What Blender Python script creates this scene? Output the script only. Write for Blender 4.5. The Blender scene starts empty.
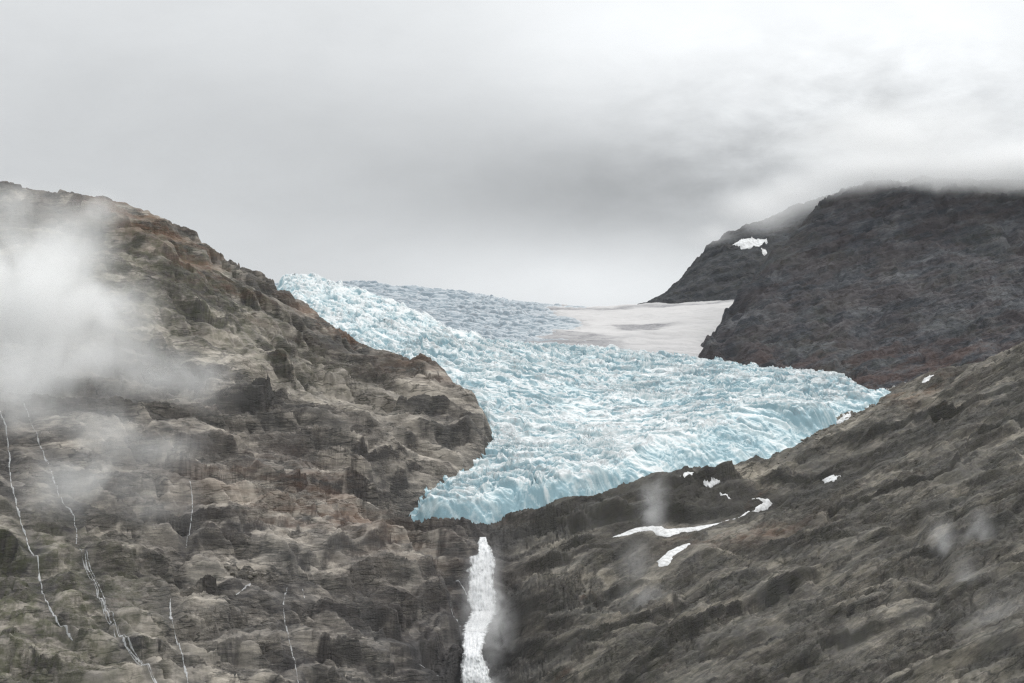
import bpy, math, random
import numpy as np
from mathutils import Vector

random.seed(7)
rng = np.random.default_rng(11)
Q = 1.0                      # sampling density of the terrain sheets
f32 = np.float32
sc = bpy.context.scene
col = sc.collection

# ------------------------------------------------------------------ camera
W, H, LENS = 1024, 683, 85.0
F = W * LENS / 36.0
PITCH = math.radians(8.5)
CP, SP = math.cos(PITCH), math.sin(PITCH)

cam_d = bpy.data.cameras.new("camera")
cam_d.lens = LENS
cam_d.sensor_width = 36
cam_d.clip_start = 1
cam_d.clip_end = 60000
cam = bpy.data.objects.new("camera", cam_d)
col.objects.link(cam)
cam.rotation_euler = (math.pi / 2 + PITCH, 0, 0)
sc.camera = cam


def ray(px, py):
    """a photo point as a bearing: sideways and upward metres per metre of distance"""
    u = (px - 512) / F
    v = (341.5 - py) / F
    y = CP - v * SP
    return u / y, (SP + v * CP) / y


def P3(px, py, D):
    a, b = ray(px, py)
    return (a * D, D, b * D)


# ------------------------------------------------------------------ noise
_pr = np.random.default_rng(3)
PERM = _pr.permutation(1024).astype(np.int32)
PERM2 = np.concatenate([PERM, PERM])
_ang = _pr.random(1024) * 2 * np.pi
GX, GY = np.cos(_ang).astype(f32), np.sin(_ang).astype(f32)


def _h(ix, iy):
    return PERM2[PERM2[ix & 1023] + (iy & 1023)]


def perlin(x, y, seed=0):
    x = (x + seed * 17.31).astype(f32)
    y = (y - seed * 9.77).astype(f32)
    xf, yf = np.floor(x), np.floor(y)
    ix, iy = xf.astype(np.int32), yf.astype(np.int32)
    x, y = x - xf, y - yf
    u = x * x * x * (x * (x * 6 - 15) + 10)
    v = y * y * y * (y * (y * 6 - 15) + 10)
    h = _h(ix, iy); a = GX[h] * x + GY[h] * y
    h = _h(ix + 1, iy); b = GX[h] * (x - 1) + GY[h] * y
    h = _h(ix, iy + 1); c = GX[h] * x + GY[h] * (y - 1)
    h = _h(ix + 1, iy + 1); d = GX[h] * (x - 1) + GY[h] * (y - 1)
    a = a + u * (b - a)
    c = c + u * (d - c)
    return (a + v * (c - a)) * f32(1.5)


def fbm(x, y, o=4, g=0.5, seed=0):
    s = 0; a = 1.0; t = 0; f = 1.0
    for i in range(o):
        s = s + a * perlin(x * f, y * f, seed + i * 3); t += a; a *= g; f *= 2.03
    return s / t * 1.6


def billow(x, y, o=3, g=0.5, seed=0):
    s = 0; a = 1.0; t = 0; f = 1.0
    for i in range(o):
        s = s + a * (1 - 2 * np.abs(perlin(x * f, y * f, seed + i * 3))) * -1; t += a; a *= g; f *= 2.07
    return -s / t - f32(0.42)         # sharp creases upward  (ridges)


def worley(x, y, seed=0):
    """F1, F2 and a random value of the nearest cell"""
    x = (x + seed * 5.1).astype(f32); y = (y + seed * 3.3).astype(f32)
    ix, iy = np.floor(x).astype(np.int32), np.floor(y).astype(np.int32)
    f1 = np.full(x.shape, 9, f32); f2 = np.full(x.shape, 9, f32); val = np.zeros(x.shape, f32)
    for dx in (-1, 0, 1):
        for dy in (-1, 0, 1):
            h = _h(ix + dx, iy + dy); h2 = PERM2[h + 17]
            d = np.hypot(ix + dx + h / f32(1024) - x, iy + dy + h2 / f32(1024) - y).astype(f32)
            near = d < f1
            f2 = np.where(near, f1, np.minimum(f2, d))
            val = np.where(near, PERM2[h2 + 101] / f32(1024), val)
            f1 = np.where(near, d, f1)
    return f1, f2, val


def sst(a, b, x):
    t = np.clip((x - a) / (b - a), 0, 1)
    return t * t * (3 - 2 * t)


def terrace(h, step, k, lo=0.55):
    s = h / step
    fl = np.floor(s); fr = s - fl
    g = sst(lo, 1.0, fr)
    return (fl + g - s + 0.5 - 0.5 * 0.0) * step * k - 0.25 * step * k


def rbf(pts, c=70.0, lam=0.0):
    P = np.array(pts, float)
    xy, z = P[:, :2], P[:, 2]
    n = len(P)
    r = np.sqrt(((xy[:, None] - xy[None]) ** 2).sum(-1) + c * c)
    A = np.zeros((n + 3, n + 3))
    A[:n, :n] = r - lam * np.eye(n)
    ctr = xy.mean(0)
    q = (xy - ctr) / 1000
    A[:n, n] = A[n, :n] = 1
    A[:n, n + 1:] = q; A[n + 1:, :n] = q.T
    w = np.linalg.solve(A, np.concatenate([z, [0, 0, 0]]))

    def ev(x, y):
        s = w[n] + w[n + 1] * (x - ctr[0]) / 1000 + w[n + 2] * (y - ctr[1]) / 1000
        s = np.asarray(s, np.float64)
        for i in range(n):
            s += w[i] * np.sqrt((x - xy[i, 0]) ** 2 + (y - xy[i, 1]) ** 2 + c * c)
        return s.astype(f32)
    return ev


def seg_dist(x, y, pts, closed=False):
    d = np.full(x.shape, 1e9, f32); par = np.zeros(x.shape, f32)
    n = len(pts)
    for i in range(n if closed else n - 1):
        ax, ay = pts[i][:2]; bx, by = pts[(i + 1) % n][:2]
        vx, vy = bx - ax, by - ay
        L = vx * vx + vy * vy + 1e-9
        t = np.clip(((x - ax) * vx + (y - ay) * vy) / L, 0, 1)
        dd = np.hypot(x - ax - t * vx, y - ay - t * vy)
        m = dd < d
        d = np.where(m, dd, d); par = np.where(m, i + t, par)
    return d.astype(f32), par


def poly_sdf(x, y, pts):
    """distance to the outline, positive inside"""
    d, _ = seg_dist(x, y, pts, True)
    ins = np.zeros(x.shape, bool)
    n = len(pts)
    for i in range(n):
        ax, ay = pts[i][:2]; bx, by = pts[(i + 1) % n][:2]
        if ay == by:
            continue
        c = ((ay > y) != (by > y)) & (x < (bx - ax) * (y - ay) / (by - ay) + ax)
        ins ^= c
    return np.where(ins, d, -d)


# ------------------------------------------------------------------ sheets of terrain
class Sheet:
    """a height field sampled on a fan of bearings t = x/y and distances y"""
    def __init__(s, t0, t1, y0, y1, dt, dy):
        s.nt = int((t1 - t0) / dt * Q) + 1
        s.ny = int((y1 - y0) / dy * Q) + 1
        s.t = np.linspace(t0, t1, s.nt, dtype=f32); s.yy = np.linspace(y0, y1, s.ny, dtype=f32)
        T, s.Y = np.meshgrid(s.t, s.yy)
        s.X = T * s.Y
        s.Z = np.zeros_like(s.X)
        s.attr = {}

    def z_at(s, x, y, arr=None):
        A = s.Z if arr is None else arr
        x = np.asarray(x, f32); y = np.asarray(y, f32)
        fi = np.clip((x / y - s.t[0]) / (s.t[-1] - s.t[0]) * (s.nt - 1), 0, s.nt - 1.001)
        fj = np.clip((y - s.yy[0]) / (s.yy[-1] - s.yy[0]) * (s.ny - 1), 0, s.ny - 1.001)
        i = fi.astype(int); j = fj.astype(int); a = fi - i; b = fj - j
        return ((A[j, i] * (1 - a) + A[j, i + 1] * a) * (1 - b) + (A[j + 1, i] * (1 - a) + A[j + 1, i + 1] * a) * b)

    def hit(s, px, py, y0=None, y1=None, arr=None):
        a, b = ray(px, py)
        yy = np.arange(y0 or s.yy[0], y1 or s.yy[-1], 0.7)
        z = s.z_at(a * yy, yy, arr)
        k = np.nonzero(z >= b * yy)[0]
        if len(k) == 0:
            k = [int(np.argmin(np.abs(z - b * yy)))]
        Y = yy[k[0]]
        return np.array((a * Y, Y, z[k[0]]))

    def build(s, name, mat, mask=None, Z=None, parent=None, smooth=True):
        Z = s.Z if Z is None else Z
        ny, nt = s.ny, s.nt
        idx = np.arange(ny * nt, dtype=np.int32).reshape(ny, nt)
        q = np.stack([idx[:-1, :-1], idx[:-1, 1:], idx[1:, 1:], idx[1:, :-1]], -1).reshape(-1, 4)
        if mask is not None:
            q = q[mask[:-1, :-1].ravel()]
        used = np.unique(q)
        re = np.zeros(ny * nt, np.int32); re[used] = np.arange(len(used), dtype=np.int32)
        q = re[q]
        co = np.stack([s.X.ravel()[used], s.Y.ravel()[used], Z.ravel()[used]], -1).astype(f32)
        at = {k: v.ravel()[used] for k, v in s.attr.items()}
        return raw_mesh(name, co, q, mat, parent, smooth, at)


def raw_mesh(name, co, quads, mat, parent=None, smooth=True, at=None):
    me = bpy.data.meshes.new(name)
    co = np.asarray(co, f32); quads = np.asarray(quads, np.int32)
    k = quads.shape[1]
    me.vertices.add(len(co)); me.vertices.foreach_set("co", co.ravel())
    me.loops.add(quads.size); me.loops.foreach_set("vertex_index", quads.ravel())
    me.polygons.add(len(quads))
    me.polygons.foreach_set("loop_start", np.arange(0, quads.size, k, dtype=np.int32))
    me.polygons.foreach_set("loop_total", np.full(len(quads), k, np.int32))
    me.polygons.foreach_set("use_smooth", np.full(len(quads), smooth))
    for n_, v in (at or {}).items():
        a = me.attributes.new(n_, 'FLOAT', 'POINT')
        a.data.foreach_set("value", np.ascontiguousarray(v, f32))
    me.update(calc_edges=True)
    me.materials.append(mat)
    o = bpy.data.objects.new(name, me)
    col.objects.link(o)
    if parent is not None:
        o.parent = parent
    return o


def tag(o, label=None, cat=None, group=None, kind=None):
    if label: o["label"] = label
    if cat: o["category"] = cat
    if group: o["group"] = group
    if kind: o["kind"] = kind
    return o


# ------------------------------------------------------------------ materials
class NT:
    def __init__(s, name):
        s.m = bpy.data.materials.new(name); s.m.use_nodes = True
        s.t = s.m.node_tree; s.t.nodes.clear()
        s.out = s.n('ShaderNodeOutputMaterial')

    def n(s, typ, **kw):
        nd = s.t.nodes.new(typ)
        for k, v in kw.items(): setattr(nd, k, v)
        return nd

    def l(s, a, b): s.t.links.new(a, b)

    def put(s, sock, v):
        if isinstance(v, bpy.types.NodeSocket): s.l(v, sock)
        else: sock.default_value = v

    def math(s, op, a, b=0.0, clamp=False):
        nd = s.n('ShaderNodeMath', operation=op, use_clamp=clamp)
        s.put(nd.inputs[0], a); s.put(nd.inputs[1], b)
        return nd.outputs[0]

    def mix(s, f, a, b, mode='MIX'):
        nd = s.n('ShaderNodeMix', data_type='RGBA', blend_type=mode)
        s.put(nd.inputs['Factor'], f)
        for k, v in ((6, a), (7, b)):
            s.put(nd.inputs[k], v if isinstance(v, bpy.types.NodeSocket) else (*v, 1))
        return nd.outputs[2]

    def ramp(s, f, stops):
        nd = s.n('ShaderNodeValToRGB')
        e = nd.color_ramp.elements
        while len(e) < len(stops): e.new(0.5)
        for el, (p, c) in zip(e, stops):
            el.position = p
            el.color = (c, c, c, 1) if isinstance(c, (int, float)) else (*c, 1)
        s.l(f, nd.inputs[0])
        return nd.outputs[0]

    def coords(s, scale=(1, 1, 1), rot=(0, 0, 0)):
        g = s.n('ShaderNodeNewGeometry')
        v = s.n('ShaderNodeMapping', vector_type='POINT')
        v.inputs['Scale'].default_value = scale
        r = s.n('ShaderNodeVectorRotate', rotation_type='EULER_XYZ')
        r.inputs['Rotation'].default_value = rot
        s.l(g.outputs['Position'], r.inputs['Vector']); s.l(r.outputs[0], v.inputs['Vector'])
        return v.outputs[0]

    def noise(s, vec, scale, detail=4, rough=0.55, dist=0.0):
        nd = s.n('ShaderNodeTexNoise')
        s.l(vec, nd.inputs['Vector'])
        nd.inputs['Scale'].default_value = scale; nd.inputs['Detail'].default_value = detail
        nd.inputs['Roughness'].default_value = rough; nd.inputs['Distortion'].default_value = dist
        return nd.outputs['Fac']

    def attr(s, name):
        return s.n('ShaderNodeAttribute', attribute_name=name).outputs['Fac']


def rock_material(name, dark, mid, pale, strata_rot, moss=(0.075, 0.08, 0.04), rust=(0.16, 0.085, 0.05), tone=(0.93, 0.92, 0.92)):
    k = NT(name)
    c0 = k.coords()
    cs = k.coords((0.24, 0.24, 1.0), strata_rot)          # stretched along the bedding
    big = k.noise(c0, 0.012, 3, 0.6)
    band = k.noise(cs, 0.075, 6, 0.64, 0.5)
    fine = k.noise(cs, 0.35, 6, 0.7, 0.4)
    grit = k.noise(c0, 0.9, 3, 0.7)
    s = k.math('ADD', k.math('MULTIPLY', big, 0.9), k.math('MULTIPLY', band, 0.9))
    s = k.math('ADD', s, k.math('MULTIPLY', fine, 1.0))
    s = k.math('ADD', s, k.math('MULTIPLY', grit, 0.45))
    s = k.math('DIVIDE', s, 3.25)
    s = k.math('ADD', s, k.math('MULTIPLY', k.math('SUBTRACT', k.attr('pale'), k.attr('dark')), 0.13))
    base = k.ramp(s, [(0.41, dark), (0.495, mid), (0.575, pale), (0.66, tuple(min(1, v * 1.3) for v in pale))])
    # dark lichen skins with ragged edges, clean polished rock between them
    skin = k.ramp(k.noise(cs, 0.045, 8, 0.68, 0.6), [(0.46, 0), (0.54, 1)])
    base = k.mix(k.math('MULTIPLY', skin, 0.6), base, k.mix(0.75, base, dark))
    # open joints filled with dark grit
    vo = k.n('ShaderNodeTexVoronoi', feature='DISTANCE_TO_EDGE')
    vm = k.n('ShaderNodeVectorMath', operation='ADD')
    nn = k.n('ShaderNodeTexNoise'); k.l(cs, nn.inputs['Vector']); nn.inputs['Scale'].default_value = 0.12; nn.inputs['Detail'].default_value = 4
    sc_ = k.n('ShaderNodeVectorMath', operation='SCALE'); k.l(nn.outputs['Color'], sc_.inputs[0]); sc_.inputs['Scale'].default_value = 14
    k.l(cs, vm.inputs[0]); k.l(sc_.outputs[0], vm.inputs[1]); k.l(vm.outputs[0], vo.inputs['Vector'])
    vo.inputs['Scale'].default_value = 0.11
    crk = k.ramp(vo.outputs['Distance'], [(0.0, 1), (0.075, 0)])
    crk = k.math('MULTIPLY', crk, k.ramp(k.noise(c0, 0.03, 3, 0.6), [(0.40, 0), (0.56, 0.9)]))
    base = k.mix(crk, base, (0.035, 0.033, 0.03))
    # hue drift
    hue = k.noise(c0, 0.02, 4, 0.6)
    base = k.mix(k.ramp(hue, [(0.45, 0), (0.62, 0.55)]), base, k.mix(0.4, base, (0.115, 0.118, 0.118)))
    h2 = k.noise(cs, 0.045, 4, 0.7)
    ru = k.math('MULTIPLY', k.attr('rust'), k.ramp(h2, [(0.42, 0), (0.58, 1)]))
    ru = k.math('ADD', ru, k.ramp(k.noise(cs, 0.03, 5, 0.75), [(0.62, 0), (0.75, 0.55)]), True)
    base = k.mix(ru, base, k.mix(0.7, base, rust))
    mo = k.math('MULTIPLY', k.attr('moss'), k.ramp(k.noise(c0, 0.09, 5, 0.7), [(0.40, 0), (0.60, 1)]))
    base = k.mix(mo, base, k.mix(0.75, base, moss))
    wet = k.attr('wet')
    base = k.mix(wet, base, k.mix(0.6, base, (0.03, 0.03, 0.034)))
    base = k.mix(1.0, base, tone, 'MULTIPLY')
    b = k.n('ShaderNodeBsdfPrincipled')
    k.l(base, b.inputs['Base Color'])
    b.inputs['Roughness'].default_value = 0.85
    b.inputs['Specular IOR Level'].default_value = 0.25
    # cracks and grain
    bn = k.math('ADD', k.math('MULTIPLY', k.noise(cs, 0.24, 7, 0.7, 0.5), 3.6), k.math('MULTIPLY', k.noise(c0, 0.45, 5, 0.7), 1.6))
    bn = k.math('SUBTRACT', bn, k.math('MULTIPLY', crk, 0.8))
    bp = k.n('ShaderNodeBump')
    k.l(k.math('SUBTRACT', 0.85, k.math('MULTIPLY', k.attr('slab'), 0.55)), bp.inputs['Strength'])
    bp.inputs['Distance'].default_value = 1.5
    k.l(bn, bp.inputs['Height']); k.l(bp.outputs[0], b.inputs['Normal'])
    k.l(b.outputs[0], k.out.inputs['Surface'])
    return k.m


def ice_material(name, white, blue, deep, dirt, dn=(0.42, 0.66)):
    """'crust' = share of weathered white crust, 'fresh' = fresh blue broken ice, 'dirt' = grit melted out"""
    k = NT(name)
    c0 = k.coords()
    n1 = k.noise(c0, 0.16, 5, 0.65)
    n2 = k.noise(c0, 0.55, 4, 0.65)
    m = k.math('ADD', k.attr('fresh'), k.math('MULTIPLY', k.math('SUBTRACT', n1, 0.5), 0.6))
    m = k.math('ADD', m, k.math('MULTIPLY', k.math('SUBTRACT', n2, 0.5), 0.5))
    base = k.ramp(m, [(0.18, white), (0.50, blue), (0.92, deep)])
    d = k.math('MULTIPLY', k.attr('dirt'), k.ramp(k.noise(c0, 0.22, 6, 0.75), [(dn[0], 0), (dn[1], 1)]))
    base = k.mix(d, base, dirt)
    b = k.n('ShaderNodeBsdfPrincipled')
    k.l(base, b.inputs['Base Color'])
    b.inputs['Roughness'].default_value = 0.6
    b.inputs['Specular IOR Level'].default_value = 0.3
    bp = k.n('ShaderNodeBump')
    bp.inputs['Strength'].default_value = 0.4
    bp.inputs['Distance'].default_value = 0.8
    k.l(k.math('ADD', k.math('MULTIPLY', n1, 1.6), n2), bp.inputs['Height']); k.l(bp.outputs[0], b.inputs['Normal'])
    k.l(b.outputs[0], k.out.inputs['Surface'])
    return k.m


def plain_material(name, c, c2, scale=0.3, rough=0.7, bump=0.6):
    k = NT(name)
    n = k.noise(k.coords(), scale, 5, 0.65)
    b = k.n('ShaderNodeBsdfPrincipled')
    k.l(k.ramp(n, [(0.35, c2), (0.6, c)]), b.inputs['Base Color'])
    b.inputs['Roughness'].default_value = rough
    b.inputs['Specular IOR Level'].default_value = 0.2
    bp = k.n('ShaderNodeBump')
    bp.inputs['Strength'].default_value = 0.5; bp.inputs['Distance'].default_value = bump
    k.l(n, bp.inputs['Height']); k.l(bp.outputs[0], b.inputs['Normal'])
    k.l(b.outputs[0], k.out.inputs['Surface'])
    return k.m


M_LEFT = rock_material("rock_weathered", (0.055, 0.049, 0.046), (0.16, 0.145, 0.128), (0.345, 0.313, 0.268), (0, math.radians(3), 0))
M_RIGHT = rock_material("rock_lichen", (0.045, 0.041, 0.038), (0.105, 0.096, 0.085), (0.225, 0.205, 0.172), (0, math.radians(31), 0), tone=(0.98, 0.96, 0.94))
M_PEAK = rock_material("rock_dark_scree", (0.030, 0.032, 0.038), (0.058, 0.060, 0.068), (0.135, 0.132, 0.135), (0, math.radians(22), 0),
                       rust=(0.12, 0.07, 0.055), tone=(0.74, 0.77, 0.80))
M_ICE = ice_material("glacier_ice", (0.68, 0.71, 0.715), (0.47, 0.575, 0.60), (0.235, 0.365, 0.415), (0.24, 0.25, 0.265))
M_ICE_BACK = ice_material("glacier_ice_grey", (0.48, 0.505, 0.525), (0.34, 0.39, 0.425), (0.22, 0.28, 0.325), (0.22, 0.225, 0.24))
M_FIRN = ice_material("firn", (0.47, 0.457, 0.452), (0.43, 0.42, 0.42), (0.39, 0.39, 0.40), (0.185, 0.182, 0.19), (0.2, 0.5))
M_SNOW = plain_material("old_snow", (0.68, 0.685, 0.69), (0.44, 0.435, 0.43), 0.22)
M_WATER = plain_material("white_water", (0.93, 0.94, 0.95), (0.74, 0.76, 0.78), 0.8, 0.5)
def water_material(name, stretch, f1, f2, c_low, c_high, edge_w, lim, top=1.0):
    k = NT(name)
    n = k.noise(k.coords(stretch), f1, 5, 0.65, 0.3); n2 = k.noise(k.coords((1, 1, 0.35)), f2, 5, 0.65)
    b = k.n('ShaderNodeBsdfPrincipled')
    k.l(k.ramp(k.noise(k.coords(stretch), f1 * 1.7, 4, 0.6), [(0.35, c_low), (0.55, c_high)]), b.inputs['Base Color'])
    b.inputs['Roughness'].default_value = 0.7
    bp = k.n('ShaderNodeBump'); bp.inputs['Strength'].default_value = 0.35; bp.inputs['Distance'].default_value = 0.7
    k.l(n, bp.inputs['Height']); k.l(bp.outputs[0], b.inputs['Normal'])
    tl = k.n('ShaderNodeBsdfTranslucent'); tl.inputs[0].default_value = (0.9, 0.92, 0.94, 1)
    m0 = k.n('ShaderNodeMixShader'); m0.inputs[0].default_value = 0.3
    k.l(b.outputs[0], m0.inputs[1]); k.l(tl.outputs[0], m0.inputs[2])
    tr = k.n('ShaderNodeBsdfTransparent'); mx = k.n('ShaderNodeMixShader')
    e = k.attr('edge')
    # the veil thins out and tears towards its sides
    f = k.math('SUBTRACT', k.math('ADD', k.math('MULTIPLY', n, 1.0), k.math('MULTIPLY', n2, 1.0)), k.math('MULTIPLY', k.math('POWER', e, 2.5), edge_w))
    f = k.ramp(f, [(lim[0], 0), (lim[1], top)])
    k.l(f, mx.inputs[0]); k.l(tr.outputs[0], mx.inputs[1]); k.l(m0.outputs[0], mx.inputs[2])
    k.l(mx.outputs[0], k.out.inputs['Surface'])
    return k.m


M_TRICKLE = water_material("trickle_water", (1, 1, 0.25), 0.35, 0.10, (0.5, 0.51, 0.52), (0.70, 0.705, 0.71), 0.5, (0.80, 1.0), 0.55)
M_FALL = water_material("falling_water", (1, 0.4, 0.16), 0.30, 0.14, (0.62, 0.635, 0.65), (0.93, 0.935, 0.94), 0.85, (0.30, 0.74))
M_STREAM = water_material("stream_water", (1, 1, 0.25), 0.35, 0.10, (0.42, 0.43, 0.44), (0.62, 0.625, 0.63), 0.6, (0.62, 1.0), 0.8)

# ------------------------------------------------------------------ main mountainside: bed of the whole cirque
ROCK = [  # photo x, photo y, distance in metres
    (-160, 150, 3050), (-60, 165, 2950), (0, 185, 2900), (50, 205, 2850), (100, 202, 2850), (150, 209, 2900), (200, 240, 2950),
    (250, 274, 3000), (290, 302, 3050), (330, 330, 3030), (370, 347, 2980), (410, 366, 2880), (440, 380, 2800), (472, 400, 2750),
    (477, 425, 2700), (452, 470, 2600), (404, 512, 2515),
    (-160, 300, 2680), (0, 300, 2620), (80, 300, 2640), (150, 300, 2680), (220, 310, 2780), (300, 345, 2830), (360, 375, 2820),
    (-160, 400, 2400), (0, 400, 2360), (100, 400, 2400), (200, 400, 2480), (300, 400, 2620), (380, 405, 2720),
    (-160, 500, 2180), (0, 500, 2150), (150, 500, 2200), (300, 500, 2330), (390, 470, 2520),
    (-160, 600, 2000), (0, 600, 1980), (150, 600, 2010), (300, 600, 2120), (400, 560, 2310), (420, 600, 2230), (452, 610, 2270),
    (-160, 683, 1850), (0, 683, 1850), (150, 683, 1860), (300, 683, 1950), (430, 683, 2110),
    (0, 790, 1700), (200, 790, 1710), (400, 790, 1850), (450, 560, 2390), (462, 545, 2410),
    # gully of the waterfall
    (478, 530, 2470), (484, 556, 2400), (484, 600, 2355), (478, 640, 2320), (474, 683, 2270), (470, 790, 2080),
    (508, 560, 2400), (520, 600, 2310), (524, 650, 2240), (520, 683, 2190),
    # foot of the ice front
    (440, 522, 2510), (470, 524, 2510), (520, 511, 2540), (560, 502, 2560), (600, 496, 2580), (640, 479, 2610), (680, 471, 2640),
    (720, 465, 2660), (760, 458, 2690), (800, 440, 2745), (840, 417, 2825), (880, 399, 2905), (905, 387, 2960), (940, 372, 3020),
    # right slope
    (540, 545, 2440), (600, 532, 2480), (650, 520, 2520), (700, 516, 2545), (760, 503, 2580), (800, 490, 2600),
    (600, 600, 2330), (700, 600, 2280), (800, 600, 2190), (900, 600, 2090), (1024, 600, 1980), (1180, 600, 1850),
    (600, 683, 2140), (700, 683, 2060), (800, 683, 1980), (900, 683, 1900), (1024, 683, 1810), (1180, 683, 1700),
    (600, 790, 1950), (800, 790, 1800), (1024, 790, 1650),
    (700, 545, 2430), (800, 530, 2420), (900, 505, 2370), (1024, 500, 2240), (1180, 480, 2150),
    (860, 445, 2660), (930, 440, 2590), (1024, 430, 2500), (1180, 400, 2400), (950, 400, 2780), (1024, 385, 2680),
    (985, 363, 2900), (1024, 347, 2870), (1080, 325, 2850), (1180, 285, 2850),
]
ICE_TOP = [
    (400, 497, 2530), (440, 488, 2565), (470, 484, 2580), (500, 478, 2590), (530, 471, 2600), (560, 466, 2615), (600, 463, 2630), (640, 447, 2660),
    (680, 436, 2690), (720, 427, 2710), (760, 416, 2740), (800, 409, 2790), (840, 403, 2860), (875, 391, 2940), (900, 386, 2990),
    (470, 450, 2690), (520, 440, 2730), (600, 420, 2820), (660, 410, 2850), (720, 395, 2890), (780, 388, 2930),
    (500, 400, 2860), (560, 388, 2950), (640, 380, 3010), (720, 373, 3020), (800, 376, 3010), (850, 380, 3000),
    (430, 338, 3150), (480, 346, 3190), (540, 348, 3220), (600, 350, 3220), (650, 354, 3200), (700, 360, 3170), (760, 366, 3130), (830, 376, 3070),
    (460, 370, 3000), (490, 420, 2780),
]
ARM = [(275, 276, 3560), (300, 281, 3540), (330, 288, 3520), (360, 297, 3480), (400, 310, 3430), (440, 327, 3350),
       (300, 296, 3400), (340, 320, 3250), (380, 335, 3170), (410, 345, 3120)]

pts = [P3(*p) for p in ROCK]
pts += [(x, y, z - 25) for x, y, z in (P3(*p) for p in ICE_TOP[15:] if p[0] >= 540 or p[2] > 3100)]
pts += [(x, y, z - 25) for x, y, z in (P3(*p) for p in ARM[::2])]
# the far side of the left ridge drops away, so does the lip of the icefall
for px, D, dz in ((-160, 3350, -90), (0, 3250, -90), (100, 3200, -90), (200, 3300, -110)):
    a, b = ray(px, 200); pts.append((a * D, D, b * 2900 + dz))
for px in (430, 520, 600, 700, 800):
    a, b = ray(px, 350); pts.append((a * 3500, 3500, b * 3180 - 60))
for px in (900, 1000, 1120):
    a, b = ray(px, 360); pts.append((a * 3250, 3250, b * 2950 - 40))
    pts.append((a * 3500, 3500, b * 2950 - 40))
for x in (-700, -350, 0, 350, 700):
    pts.append((x, 1350, -2))
rock_base = rbf(pts, 28)
ice_top = rbf([P3(*p) for p in ICE_TOP + ARM] + [P3(500, 340, 3400), P3(620, 348, 3400), P3(740, 366, 3300)], 40)

def world_poly(lst):
    return [P3(*p)[:2] for p in lst]

ICE_EDGE = world_poly([
    (404, 511, 2522), (425, 519, 2514), (445, 523, 2510), (470, 524, 2511), (520, 511, 2541), (560, 503, 2561), (600, 497, 2580), (625, 486, 2600),
    (650, 477, 2618), (680, 471, 2640), (720, 465, 2661), (762, 457, 2693), (800, 440, 2747), (840, 417, 2827), (880, 399, 2907),
    (893, 391, 2960), (890, 382, 3020), (855, 378, 3085), (800, 374, 3135), (760, 368, 3170), (700, 362, 3230), (600, 350, 3300), (520, 348, 3310),
    (470, 340, 3350), (440, 327, 3450), (360, 296, 3580), (300, 281, 3640), (276, 274, 3660),
    (276, 284, 3480), (292, 299, 3300), (335, 326, 3150), (385, 350, 3030), (415, 357, 2960), (446, 362, 2900), (450, 376, 2850), (470, 390, 2800),
    (481, 408, 2750), (481, 430, 2710), (462, 456, 2640), (428, 488, 2570)])

main = Sheet(-0.27, 0.27, 1350, 3560, 0.00042, 1.75)
X, Y = main.X, main.Y
h0 = rock_base(X, Y)
ice_sd = poly_sdf(X, Y, ICE_EDGE)
under = sst(-3, 26, ice_sd)                    # 1 well inside the ice
bed_under = np.minimum(h0 - 4, ice_top(X, Y) - 22)

def along(x, y, deg):
    c, s_ = math.cos(math.radians(deg)), math.sin(math.radians(deg))
    return x * c + y * s_, -x * s_ + y * c

wR = sst(-60, 90, X + 0.0 * Y - (2350 - Y) * 0.04)
def path_hits(sheet, pp, step=2.0):
    out = []
    for (ax, ay), (bx, by) in zip(pp[:-1], pp[1:]):
        n = max(1, int(math.hypot(bx - ax, by - ay) / step))
        for i in range(n):
            out.append((ax + (bx - ax) * i / n, ay + (by - ay) * i / n))
    out.append(pp[-1])
    return [sheet.hit(*p, arr=sheet.S) for p in out]


STREAMS = [
    ([(0, 410), (6, 428), (9, 455), (10, 480), (20, 520), (28, 545), (38, 566), (43, 597), (57, 622), (74, 643)], 1.5, 'narrow white stream down the far left edge of the slope'),
    ([(22, 398), (28, 415), (36, 435), (45, 458), (52, 475), (60, 500), (74, 515), (77, 545)], 1.6, 'stream emerging from the mist bank, second from the left edge'),
    ([(82, 550), (88, 570), (98, 590), (104, 610), (116, 632), (132, 655), (150, 672), (160, 690)], 2.1, 'broad braided stream over pale slabs at the lower left'),
    ([(190, 482), (193, 505), (190, 530), (186, 550)], 1.1, 'thin split trickle on the dark wet step in mid slope'),
    ([(171, 599), (170, 612), (172, 626), (176, 640), (182, 655), (185, 670), (190, 690)], 1.9, 'bright white stream dropping through a dark cleft at the bottom left'),
    ([(288, 588), (283, 602), (285, 625), (291, 648), (296, 668), (299, 690)], 0.7, 'faint thread of water right of the dark cleft, near the bottom edge'),
    ([(302, 588), (305, 600)], 0.7, 'very short thread of water beside the faint one'),
    ([(234, 596), (244, 590), (251, 585)], 1.1, 'short white trickle slanting over a ledge with rubble'),
    ([(455, 580), (464, 588), (467, 597)], 1.2, 'short side cascade touching the left of the waterfall'),
    ([(450, 603), (453, 618), (463, 628)], 0.9, 'thin side trickle on wet rock left of the waterfall'),
    ([(417, 664), (428, 670), (441, 680)], 1.0, 'slanting trickle over slabs at the bottom, left of the waterfall'),
    ([(780, 560), (779, 575)], 0.0, ''),
]


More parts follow.
